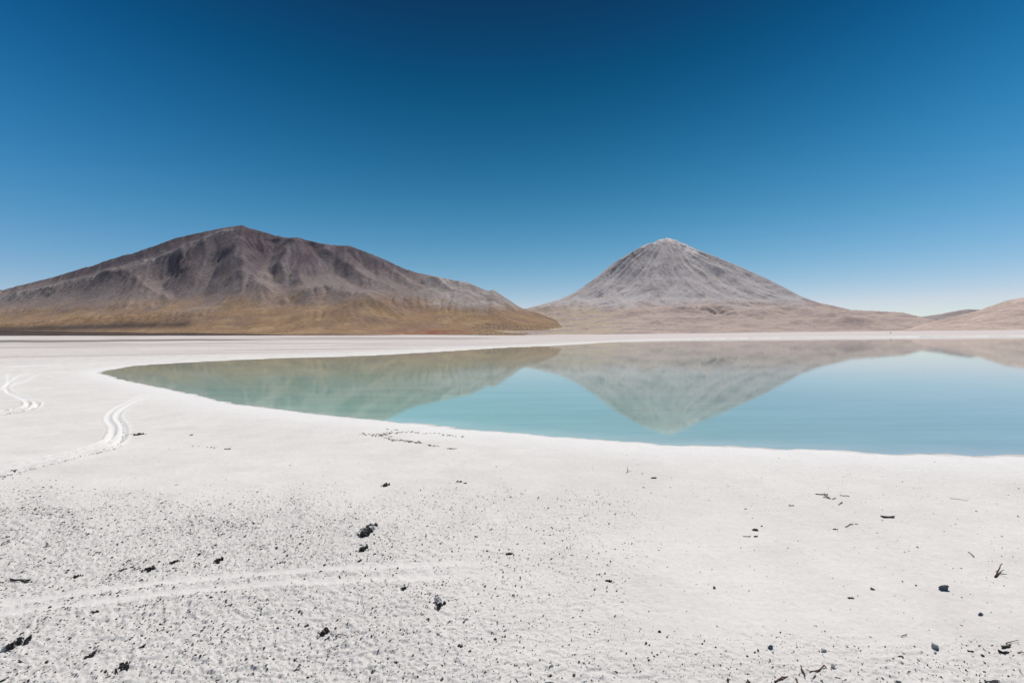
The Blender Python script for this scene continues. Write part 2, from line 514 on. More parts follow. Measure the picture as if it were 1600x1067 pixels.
def add_features(H, X, Y, basef, feats, d0, d1, gain=1.0):
    for pts, amp, w, sharp in feats:
        P = smooth_line(locate(basef, pts, d0, d1), 4)
        d, t = polydist(X + 60 * gnoise(X / 260, Y / 260, 91), Y + 60 * gnoise(X / 260, Y / 260, 92), P)
        taper = sstep(0, 0.12, t) * (1 - 0.7 * sstep(0.75, 1.0, t)) * 0.85 + 0.15
        x = d / w
        prof = np.exp(-x * x * 0.9) * (1 - sharp) + np.exp(-1.35 * x) * sharp
        prof = np.where(x > 4, 0, prof)
        H = H + gain * amp * taper * prof
    return H

def smooth2(H, n=1):
    for _ in range(n):
        P = np.pad(H, 1, mode='edge')
        H = (P[1:-1, 1:-1] * 4 + 2 * (P[:-2, 1:-1] + P[2:, 1:-1] + P[1:-1, :-2] + P[1:-1, 2:]) + P[:-2, :-2] + P[:-2, 2:] + P[2:, :-2] + P[2:, 2:]) / 16
    return H

def slope_of(H, cell):
    gy, gx = np.gradient(H, cell)
    return np.hypot(gx, gy)

# ---- the broad dark mountain on the left
sky_l = [(-420, 515), (-300, 500), (-200, 485), (-100, 468), (0, 452), (40, 444), (80, 434), (120, 422), (160, 409), (200, 397), (240, 385), (275, 372), (310, 364), (340, 358),
         (360, 354.5), (378, 352), (390, 357), (410, 362), (440, 370), (452, 372), (465, 371), (480, 374.5), (505, 381), (530, 384), (545, 384), (560, 389),
         (590, 401), (620, 414), (650, 426), (680, 432), (710, 438), (730, 441), (750, 450), (762, 454.5), (771, 453), (790, 465), (813, 480), (835, 487), (870, 500), (910, 518), (960, 527)]
ul, vl = uv_of(sky_l)
dc_u = uv_of([(-420, 500), (100, 500), (375, 500), (560, 500), (815, 500), (960, 500)])[0]
dc_d = np.array([7600, 7900, 7800, 7400, 6600, 6000.0])

def base_left(X, Y):
    u = X / Y
    v = np.interp(u, ul, vl)
    Dc = np.interp(u, dc_u, dc_d)
    Df = 4950 + 250 * np.sin(u * 5)
    Zc = CAMH + v * Dc
    zf = 44.0
    t = (Dc - Y) / (Dc - Df)
    front = np.clip(1 - t, 0, 1) ** 1.55
    back = np.clip(1 + t * 0.9, 0, 1)
    f = np.where(t >= 0, front, back)
    return zf + (Zc - zf) * f - np.clip((Df - Y) / 400, 0, 1) * 30

CELL = 14.0
lx = np.arange(-10500, 900, CELL); ly = np.arange(4350, 9100, CELL)
LX, LY = np.meshgrid(lx, ly)
H = base_left(LX, LY)
H0 = H.copy()
feats_l = [
    ([(378, 358), (337, 374), (253, 408), (169, 438), (84, 455), (0, 471), (-90, 486)], 85, 210, 1),
    ([(284, 411), (258, 424), (244, 436), (268, 456), (302, 478)], -150, 190, 0.5),
    ([(140, 447), (202, 438), (250, 456), (300, 477)], 85, 170, 0.8),
    ([(377, 372), (366, 397), (380, 425), (402, 450), (440, 470)], 100, 240, 0.6),
    ([(345, 395), (323, 440), (312, 468)], -85, 140, 0.6),
    ([(394, 380), (418, 418), (438, 448), (432, 468)], -95, 150, 0.7),
    ([(448, 374), (456, 388), (446, 414), (458, 440)], 75, 160, 0.8),
    ([(425, 372), (430, 384), (424, 400)], -50, 110, 0.7),
    ([(478, 378), (496, 393), (527, 428), (572, 456)], -60, 120, 0.8),
    ([(505, 384), (530, 408), (580, 440), (636, 464)], 45, 140, 0.8),
    ([(542, 388), (572, 418), (602, 446)], -50, 110, 0.8),
    ([(575, 398), (620, 430), (664, 456), (710, 474)], 40, 130, 0.8),
    ([(620, 418), (650, 442), (690, 463)], -40, 100, 0.8),
    ([(664, 436), (681, 441), (700, 453), (740, 470), (800, 490)], 60, 130, 0.9),
    ([(735, 444), (746, 456), (772, 472), (812, 489)], 40, 110, 0.9),
    ([(705, 446), (722, 460), (760, 478)], -30, 90, 0.8),
    ([(450, 472), (512, 457), (545, 469), (576, 484), (610, 492)], 75, 220, 0.5),
    ([(430, 505), (535, 496), (625, 477), (740, 486), (850, 511)], 70, 320, 0.1),
    ([(-80, 520), (0, 515), (140, 505), (280, 498), (400, 489)], 60, 240, 0.3),
    ([(-40, 492), (60, 488), (160, 484), (250, 480)], 35, 180, 0.5),
    ([(-60, 478), (40, 470), (120, 460)], -35, 150, 0.6),
    ([(60, 440), (150, 424), (230, 398)], -22, 140, 0.7),
    ([(300, 500), (420, 480), (500, 480)], -25, 200, 0.2),
]
H = add_features(H, LX, LY, base_left, feats_l, 4950, 7800, 1.05)
rel_l = np.clip((H0 - 60) / 500, 0, 1)
u_ = LX / LY
wob = 120 * gnoise(LX / 700, LY / 700, 101)
fan = (u_ * 7000 + wob)
H = H + rel_l * (15 * ridged(fan / 400, LY / 1800, 3, 102) + 7 * ridged(fan / 140, LY / 1000, 3, 103)) - rel_l * 14
H = H + rel_l * 7 * fbm(LX / 420, LY / 420, 5, 104) + 2.5 * fbm(LX / 60, LY / 60, 3, 105) * (0.2 + rel_l)
H = H + 9 * fbm(LX / 330, LY / 330, 3, 107) * (1 - sstep(60, 200, H0))
H = erode(H, CELL, 11, 9000, 45, 5)
H = 0.75 * H + 0.25 * smooth2(H, 1)
capz = CAMH + np.interp(u_, ul, vl) * LY + 4 * fbm(LX / 60, LY / 60, 3, 106)
H = np.where(H0 > 150, np.minimum(H, capz), H)
pxl, pyl = project(LX, LY, H)
sl = slope_of(H, CELL)
curv = H - smooth2(H, 6)
zn = (H - 45) + 90 * fbm(LX / 500, LY / 500, 4, 111) + 14 * fbm(fan / 90, LY / 900, 3, 112) + 45 * fbm(LX / 150, LY / 150, 3, 124)
c = np.empty(H.shape + (3,)); c[:] = (0.335, 0.22, 0.135)
c = mixc(c, np.array((0.395, 0.27, 0.16)), sstep(0.1, 0.6, fbm(LX / 260, LY / 200, 4, 113)))
c = mixc(c, np.array((0.26, 0.175, 0.135)), sstep(-0.1, 0.5, fbm(LX / 600, LY / 300, 4, 114)) * 0.6)
c = mixc(c, np.array((0.26, 0.213, 0.20)), sstep(180, 560, zn))
c = mixc(c, np.array((0.165, 0.135, 0.145)), sstep(650, 1000, zn + 150 * gnoise(fan / 200, LY / 2000, 115)))
c = mixc(c, np.array((0.125, 0.085, 0.092)), 0.4 * sstep(0.15, 0.5, fbm(fan / 260, LY / 1400, 3, 116)) * sstep(500, 900, zn))
c = mixc(c, np.array((0.27, 0.235, 0.225)), 0.45 * sstep(0.15, 0.5, fbm(fan / 120, LY / 1600, 4, 117)) * sstep(250, 500, zn))
dA, tA = polydist(LX + 30 * gnoise(LX / 150, LY / 150, 123), LY, smooth_line(locate(base_left, [(372, 360), (337, 374), (253, 408), (169, 438), (84, 455), (0, 471), (-90, 486)], 4950, 7800), 4))
c = mixc(c, np.array((0.36, 0.315, 0.30)), 0.75 * np.exp(-(dA / 70) ** 2) * sstep(0.02, 0.15, tA))
# pale outcrop at the right end and pale ridge line
op = sstep(650, 690, pxl + 10 * gnoise(LX / 120, LY / 120, 118)) * sstep(492, 470, pyl) * sstep(230, 330, H)
c = mixc(c, np.array((0.41, 0.365, 0.345)), op * (0.45 + 0.5 * sstep(-0.2, 0.4, fbm(LX / 150, LY / 200, 3, 119))))
# dark gravel at the foot, red patch, scrub
yt = 515.5 + 5.5 * np.clip(pxl / 420, -0.3, 1) + 1.2 * gnoise(pxl / 70, LY / 900, 120)
foot = sstep(0, 2.5, pyl - yt)
dk = foot * (1 - sstep(700, 800, pxl)) * (0.9 - 0.4 * sstep(430, 480, pxl))
c = mixc(c, np.array((0.075, 0.062, 0.06)), dk)
dw = np.exp(-((pyl - (512 - 0.028 * (pxl - 100))) / 5.0) ** 2) * sstep(320, 250, pxl + 40 * gnoise(LX / 300, LY / 300, 121))
c = mixc(c, np.array((0.085, 0.07, 0.068)), 0.85 * dw)
rd = np.exp(-((pyl - 519.5) / 4.0) ** 2) * sstep(590, 640, pxl) * (1 - sstep(690, 760, pxl)) * sstep(-0.5, 0.3, fbm(LX / 120, LY / 120, 3, 125))
c = mixc(c, np.array((0.27, 0.10, 0.07)), 0.85 * rd)
sc = sstep(700, 760, pxl) * sstep(500, 512, pyl) * sstep(0.0, 0.3, gnoise(LX / 22, LY / 30, 122))
c = mixc(c, np.array((0.09, 0.085, 0.07)), 0.75 * sc)
me = mesh_np('dark_mountain', np.stack([LX, LY, H], -1).reshape(-1, 3), grid_quads(*H.shape))
set_col(me, c.reshape(-1, 3))
obj('dark_mountain', me, mat_mtn, kind='structure', label='broad dark brown mountain with golden lower slopes on the left', cat='mountain')

# ---- the volcano cone on the right
PKX, PKY = 0.0, 9000.0
pk = pdir(1041, 372); PKX = pk[0] / pk[1] * PKY
PKZ = CAMH + pk[2] / pk[1] * PKY
def prof_from(pts):
    u, v = uv_of(pts)
    return np.abs(u * PKY - PKX), CAMH + v * PKY
rl, hl = prof_from([(1041, 372), (1030, 374), (1020, 377), (1005, 384), (985, 395), (960, 410), (930, 435), (900, 456), (870, 470), (840, 478), (800, 488), (740, 502), (690, 515)])
rr, hr = prof_from([(1041, 372), (1060, 377), (1085, 389), (1120, 402), (1160, 419), (1190, 432), (1220, 447), (1250, 463), (1280, 474), (1300, 478), (1330, 485), (1370, 487), (1410, 489), (1430, 494), (1470, 503), (1600, 512), (1700, 518)])
rf = np.array([0, 250, 600, 1200, 1800, 2250, 2700, 3200, 3800, 4300, 5000.0])
hf = np.array([1.0, 0.905, 0.745, 0.495, 0.305, 0.205, 0.155, 0.105, 0.055, 0.02, 0.0]) * PKZ

def base_right(X, Y):
    dx, dy = X - PKX, Y - PKY
    r = np.hypot(dx, dy); th = np.arctan2(dx, -dy)            # 0 = towards camera
    L = np.interp(r, rl, hl); Rr = np.interp(r, rr, hr); Fr = np.interp(r, rf, hf)
    s = np.abs(np.sin(th)) ** 1.6
    side = np.where(dx < 0, L, Rr)
    h = Fr + (side - Fr) * s
    return np.where(dy > 0, np.minimum(h, side), h)

CELLR = 14.0
rx = np.arange(-400, 7800, CELLR); ry = np.arange(4350, 10300, CELLR)
RX, RY = np.meshgrid(rx, ry)
H = base_right(RX, RY)
H0 = H.copy()
feats_r = [
    ([(1020, 379), (1005, 387), (975, 408), (945, 432), (915, 455)], 35, 110, 0.8),
    ([(1022, 392), (1003, 420), (975, 447), (948, 468)], -32, 90, 0.8),
    ([(1041, 376), (1046, 400), (1062, 430), (1085, 455), (1100, 472)], 30, 150, 0.6),
    ([(1036, 395), (1030, 425), (1022, 455), (1005, 478)], 22, 110, 0.6),
    ([(1060, 384), (1090, 410), (1130, 440), (1180, 468)], -28, 110, 0.7),
    ([(1085, 391), (1120, 406), (1180, 434), (1250, 467)], 22, 120, 0.8),
    ([(1110, 410), (1150, 440), (1200, 468)], 18, 100, 0.7),
    ([(950, 470), (1000, 487), (1050, 488), (1100, 482)], 26, 220, 0.2),
    ([(1080, 492), (1115, 486), (1160, 492)], 42, 190, 0.2),
    ([(1118, 490), (1121, 494)], -45, 90, 0.1),
    ([(1180, 500), (1220, 490), (1270, 496), (1330, 508)], 50, 220, 0.3),
    ([(1020, 508), (1080, 503), (1140, 510)], 30, 200, 0.3),
    ([(1240, 510), (1290, 503), (1350, 512)], 26, 150, 0.4),
    ([(835, 485), (865, 487), (905, 480), (930, 484)], 40, 170, 0.3),
    ([(1360, 489), (1395, 488), (1420, 492)], 18, 200, 0.3),
    ([(1330, 512), (1370, 507), (1400, 512)], 22, 110, 0.4),
]
H = add_features(H, RX, RY, base_right, feats_r, 4600, 9000, 1.35)
th = np.arctan2(RX - PKX, -(RY - PKY)); rr_ = np.hypot(RX - PKX, RY - PKY)
relr = np.clip((H0 - 120) / 500, 0, 1) * np.clip(rr_ / 300, 0.15, 1)
tw = th + 0.05 * gnoise(RX / 500, RY / 500, 131)
H = H + relr * (14 * ridged(tw * 4.5, rr_ / 2200, 3, 132) + 7 * ridged(tw * 11, rr_ / 2200, 3, 133) - 12)
H = H + 16 * fbm(RX / 380, RY / 380, 5, 134) * np.clip(H0 / 400, 0, 1) * np.clip(rr_ / 700, 0.2, 1) + 2.5 * fbm(RX / 55, RY / 55, 3, 135) * np.clip(H0 / 300, 0, 1)
H = H + 9 * ridged(RX / 240, RY / 240, 3, 136) * sstep(0, 120, H0) * (1 - sstep(350, 600, H0))
H = H + 9 * fbm(RX / 330, RY / 330, 3, 138) * (1 - sstep(60, 200, H0))
H = erode(H, CELLR, 9, 7000, 45, 6)
H = 0.75 * H + 0.25 * smooth2(H, 1)
us, vs_ = uv_of([(690, 515), (740, 502), (800, 488), (840, 478), (870, 470), (900, 456), (930, 435), (960, 410), (985, 395), (1005, 384.5), (1012, 381), (1017, 380.5), (1022, 379.5), (1027, 376), (1034, 374.5), (1041, 371.5), (1048, 373), (1056, 375), (1063, 379.5), (1072, 382), (1085, 389), (1120, 402), (1160, 419), (1190, 432), (1220, 447), (1250, 463), (1280, 474), (1300, 478), (1330, 485), (1370, 487), (1410, 489), (1430, 494), (1470, 503), (1600, 512), (1700, 518)])
capz = CAMH + np.interp(RX / RY, us, vs_) * RY + 8 * fbm(RX / 70, RY / 70, 3, 137)
H = np.minimum(H, capz)
H = H - sstep(4300, 5200, rr_) * 40
pxr, pyr = project(RX, RY, H)
c = np.empty(H.shape + (3,)); c[:] = (0.48, 0.385, 0.335)
c = mixc(c, np.array((0.46, 0.38, 0.28)), sstep(1010, 930, pxr) * sstep(470, 490, pyr) * 0.8)
c = mixc(c, np.array((0.41, 0.325, 0.295)), sstep(-0.1, 0.4, fbm(RX / 350, RY / 250, 4, 141)))
zz = H + 70 * fbm(RX / 400, RY / 400, 4, 142) + 30 * fbm(tw * 14, rr_ / 900, 3, 143)
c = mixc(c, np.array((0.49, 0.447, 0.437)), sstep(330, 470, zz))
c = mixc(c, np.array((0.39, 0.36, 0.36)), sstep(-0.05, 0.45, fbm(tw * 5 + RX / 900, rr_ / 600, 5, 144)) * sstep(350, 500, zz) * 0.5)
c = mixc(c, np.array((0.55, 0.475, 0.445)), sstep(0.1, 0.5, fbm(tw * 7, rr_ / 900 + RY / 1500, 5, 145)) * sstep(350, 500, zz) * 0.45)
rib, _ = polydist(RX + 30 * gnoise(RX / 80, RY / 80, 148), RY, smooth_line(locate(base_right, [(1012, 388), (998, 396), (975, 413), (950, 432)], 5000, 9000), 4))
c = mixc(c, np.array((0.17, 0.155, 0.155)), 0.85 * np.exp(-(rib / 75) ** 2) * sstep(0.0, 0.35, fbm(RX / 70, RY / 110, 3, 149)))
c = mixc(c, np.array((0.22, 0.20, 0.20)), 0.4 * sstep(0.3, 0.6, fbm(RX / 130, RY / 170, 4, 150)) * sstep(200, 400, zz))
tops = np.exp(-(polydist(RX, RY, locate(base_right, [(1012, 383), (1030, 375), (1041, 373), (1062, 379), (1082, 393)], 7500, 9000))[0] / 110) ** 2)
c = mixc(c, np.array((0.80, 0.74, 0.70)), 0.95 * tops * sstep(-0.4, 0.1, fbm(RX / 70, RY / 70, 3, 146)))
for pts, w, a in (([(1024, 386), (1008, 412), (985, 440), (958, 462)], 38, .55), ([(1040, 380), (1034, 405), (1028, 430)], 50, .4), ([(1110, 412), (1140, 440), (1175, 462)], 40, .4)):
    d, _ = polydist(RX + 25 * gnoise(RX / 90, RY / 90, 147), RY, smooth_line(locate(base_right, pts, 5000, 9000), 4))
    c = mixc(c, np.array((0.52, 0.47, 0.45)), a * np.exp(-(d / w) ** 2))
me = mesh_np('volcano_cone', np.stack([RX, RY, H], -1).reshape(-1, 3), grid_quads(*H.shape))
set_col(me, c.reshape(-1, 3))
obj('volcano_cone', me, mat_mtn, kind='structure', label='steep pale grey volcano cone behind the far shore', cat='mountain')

# ---- rounded hill at the right edge, and a low ridge behind it
def ridge_hill(name, skyline, Dc, Df, zf, x0, x1, y0, y1, cell, colr, label, pw=1.15, seed=0):
    u, v = uv_of(skyline)
    gx, gy = np.meshgrid(np.arange(x0, x1, cell), np.arange(y0, y1, cell))
    vv = np.interp(gx / gy, u, v); Zc = CAMH + vv * Dc
    t = (Dc - gy) / (Dc - Df)
    s = np.where(t > 0, np.clip(1 - t, 0, 1), np.clip(1 + 0.8 * t, 0, 1))
    f = (0.5 - 0.5 * np.cos(np.pi * s)) * 0.6 + 0.4 * s ** pw
    H = zf + (Zc - zf) * f - np.clip((Df - gy) / 200, 0, 1) * 15
    H = H + np.clip((H - zf) / 60, 0, 1) * (5 * fbm(gx / 260, gy / 260, 4, seed) + 3 * ridged(gx / 110, gy / 400, 3, seed + 5) + 1.0 * fbm(gx / 40, gy / 40, 3, seed + 7))
    ed = np.minimum(np.minimum(gx - x0, gx.max() - gx), np.minimum(gy - y0, gy.max() - gy))
    H = H - 45 * (1 - sstep(0, 320, ed))
    cc = np.empty(H.shape + (3,)); cc[:] = colr
    cc = mixc(cc, np.array(colr) * 0.82, sstep(-0.1, 0.5, fbm(gx / 300, gy / 120, 4, seed + 9)))
    cc = mixc(cc, np.array(colr) * 1.15, sstep(0.1, 0.5, fbm(gx / 500, gy / 60, 3, seed + 11)))
    me = mesh_np(name, np.stack([gx, gy, H], -1).reshape(-1, 3), grid_quads(*H.shape))
    set_col(me, cc.reshape(-1, 3))
    obj(name, me, mat_mtn, kind='structure', label=label, cat='hill')
ridge_hill('rounded_hill', [(1380, 522), (1410, 517), (1440, 508), (1480, 498), (1520, 488), (1545, 479), (1570, 471), (1600, 465.5), (1650, 459), (1720, 458), (1850, 480), (2000, 510)],
           4300, 3150, 12, 2100, 5600, 2800, 5600, 12.0, (0.54, 0.425, 0.365), 'rounded tan hill at the right edge of the lake', 1.15, 201)
ridge_hill('low_ridge', [(1380, 510), (1430, 497), (1470, 491), (1500, 485), (1515, 483), (1532, 484), (1560, 486), (1700, 500)],
           6600, 5600, 50, 4200, 6800, 5500, 7600, 20.0, (0.34, 0.29, 0.28), 'low grey ridge behind the rounded tan hill', 1.15, 231)

# ------------------------------------------------------------------ loose things on the crust
def simple_mat(name, rgb, var=0.25, scale=14.0, bump=0.01, rough=0.9, dust=None):
    m, n, p = new_mat(name)
    g = N(n, 'ShaderNodeNewGeometry')
    vm = N(n, 'ShaderNodeVectorMath', operation='SCALE')
    vm.inputs[0].default_value = rgb
    n.links.new(vary(n, noise_node(n, g.outputs['Position'], scale), 1 - var, 1 + var), vm.inputs['Scale'])
    src = vm.outputs[0]
    if dust:                                   # pale salt dust in patches
        mx = N(n, 'ShaderNodeMix', data_type='RGBA')
        mr = N(n, 'ShaderNodeMapRange')
        mr.inputs['From Min'].default_value = 0.55; mr.inputs['From Max'].default_value = 0.68
        mr.inputs['To Max'].default_value = dust
        n.links.new(noise_node(n, g.outputs['Position'], 9.0), mr.inputs['Value'])
        n.links.new(mr.outputs[0], mx.inputs[0]); n.links.new(src, mx.inputs[6])
        mx.inputs[7].default_value = (0.55, 0.53, 0.5, 1)
        src = mx.outputs[2]
    n.links.new(src, p.inputs['Base Color'])
    p.inputs['Roughness'].default_value = rough
    p.inputs['Specular IOR Level'].default_value = 0.2
    b = N(n, 'ShaderNodeBump'); b.inputs['Distance'].default_value = bump
    n.links.new(noise_node(n, g.outputs['Position'], 40.0), b.inputs['Height'])
    n.links.new(b.outputs[0], p.inputs['Normal'])
    return m
mat_grit_shade = simple_mat('dark_grit_and_shade', (0.072, 0.069, 0.066), 0.5, 9, 0.01, 0.95)  # dark grit tone, which also carries the fine crust shade on the left
mat_clod_shade = simple_mat('dark_clod_and_shade', (0.04, 0.039, 0.038), 0.45, 14, 0.01, 0.95, 0.4)  # near-black; on the left it puts shade under crust ledges into lumps
mat_stone = simple_mat('blue_grey_stone', (0.13, 0.145, 0.165), 0.3, 12, 0.006, 0.8)
mat_pale = simple_mat('pale_grey_stone', (0.30, 0.31, 0.31), 0.2, 12, 0.006, 0.85)
mat_wood = simple_mat('weathered_twig', (0.075, 0.05, 0.045), 0.4, 30, 0.004, 0.9)
mat_red = simple_mat('reddish_debris', (0.10, 0.045, 0.04), 0.4, 30, 0.004, 0.9)
mat_salt = simple_mat('salt_lump', (0.67, 0.64, 0.61), 0.12, 12, 0.01, 1.0)

def ico(level):
    t = (1 + 5 ** 0.5) / 2
    v = np.array([(-1, t, 0), (1, t, 0), (-1, -t, 0), (1, -t, 0), (0, -1, t), (0, 1, t), (0, -1, -t), (0, 1, -t), (t, 0, -1), (t, 0, 1), (-t, 0, -1), (-t, 0, 1)], float)
    v /= np.linalg.norm(v[0])
    f = np.array([(0, 11, 5), (0, 5, 1), (0, 1, 7), (0, 7, 10), (0, 10, 11), (1, 5, 9), (5, 11, 4), (11, 10, 2), (10, 7, 6), (7, 1, 8), (3, 9, 4), (3, 4, 2), (3, 2, 6), (3, 6, 8), (3, 8, 9), (4, 9, 5), (2, 4, 11), (6, 2, 10), (8, 6, 7), (9, 8, 1)])
    for _ in range(level):
        vl = list(map(tuple, v)); cache = {}; nf = []
        def mid(a, b):
            key = (min(a, b), max(a, b))
            if key not in cache:
                m_ = (v[a] + v[b]); m_ = m_ / np.linalg.norm(m_); cache[key] = len(vl); vl.append(tuple(m_))
            return cache[key]
        for a, b, c_ in f:
            ab, bc, ca = mid(a, b), mid(b, c_), mid(c_, a)
            nf += [(a, ab, ca), (b, bc, ab), (c_, ca, bc), (ab, bc, ca)]
        v = np.array(vl); f = np.array(nf)
    return v, f
ICO = [ico(i) for i in range(4)]

def lump(seed, level, L, W, Hh, rough=0.3, facets=0, dents=0):
    """an irregular stone or clod, flattened where it sits"""
    r = np.random.default_rng(seed)
    v, f = ICO[level]; v = v.copy()
    o = r.uniform(0, 50, 3)
    for fr, am in ((1.3, rough), (2.9, rough * 0.55), (6.1, rough * 0.3)):
        nn = gnoise(v[:, 0] * fr + o[0] + v[:, 2] * 0.7 * fr, v[:, 1] * fr + o[1] - v[:, 2] * 0.9 * fr, seed % 97)
        v = v * (1 + am * nn)[:, None]
    for _ in range(facets):                    # cleave flat faces
        d = r.normal(size=3); d /= np.linalg.norm(d)
        lim = r.uniform(0.35, 0.7); h = v @ d
        v = v - np.maximum(h - lim, 0)[:, None] * d
    v[:, 2] = np.where(v[:, 2] < -0.35, -0.35 + (v[:, 2] + 0.35) * 0.15, v[:, 2])
    v = v / np.abs(v).max(0)
    return np.stack([v[:, 0] * L / 2, v[:, 1] * W / 2, (v[:, 2] + 0.25) * Hh / 1.25], -1), f

def plate(seed, L, W, T):
    """a jagged, slightly curled crust plate"""
    r = np.random.default_rng(seed); n = 13
    a = np.linspace(0, 2 * np.pi, n, endpoint=False) + r.uniform(-0.15, 0.15, n)
    rad_ = r.uniform(0.6, 1.05, n)
    x, y = np.cos(a) * rad_ * L / 2, np.sin(a) * rad_ * W / 2
    curl = T * 1.2 * (2 * x / L) ** 2 + r.uniform(-0.2, 0.2, n) * T
    V = np.vstack([np.stack([x, y, curl + T * r.uniform(0.6, 1.1, n)], -1), np.stack([x * 0.92, y * 0.92, curl - T * 0.3], -1), [[0, 0, T * 0.9], [0, 0, -0.2 * T]]])
    i = np.arange(n); j = (i + 1) % n
    Fc = np.vstack([np.stack([i, j, np.full(n, 2 * n)], -1), np.stack([j + n, i + n, np.full(n, 2 * n + 1)], -1), np.stack([i, i + n, j + n], -1), np.stack([i, j + n, j], -1)])
    return V, Fc

def hit(px, py):
    d = pdir(float(px), float(py)); z = 0.2
    for _ in range(12):
        t = (z - CAMH) / d[2]
        if t < 0: break
        P = CAM + d * t
        z = float(ground_at(P[0], P[1])[0])
    return np.array([P[0], P[1], z])

def place(name, me, mat, loc, yaw, label, cat, group=None, tilt=(0, 0)):
    o = obj(name, me, mat, label=label, cat=cat, group=group)
    o.location = loc; o.rotation_euler = (tilt[0], tilt[1], yaw)
    return o

SUNYAW = math.pi / 2 - SUN_AZ      # direction of the sun's azimuth as a yaw of +X
def px_per_m(P, yaw):
    a, b = project(*(P + np.array([math.cos(yaw), math.sin(yaw), 0]) * 0.5)), project(*(P - np.array([math.cos(yaw), math.sin(yaw), 0]) * 0.5))
    return math.hypot(a[0] - b[0], a[1] - b[1])

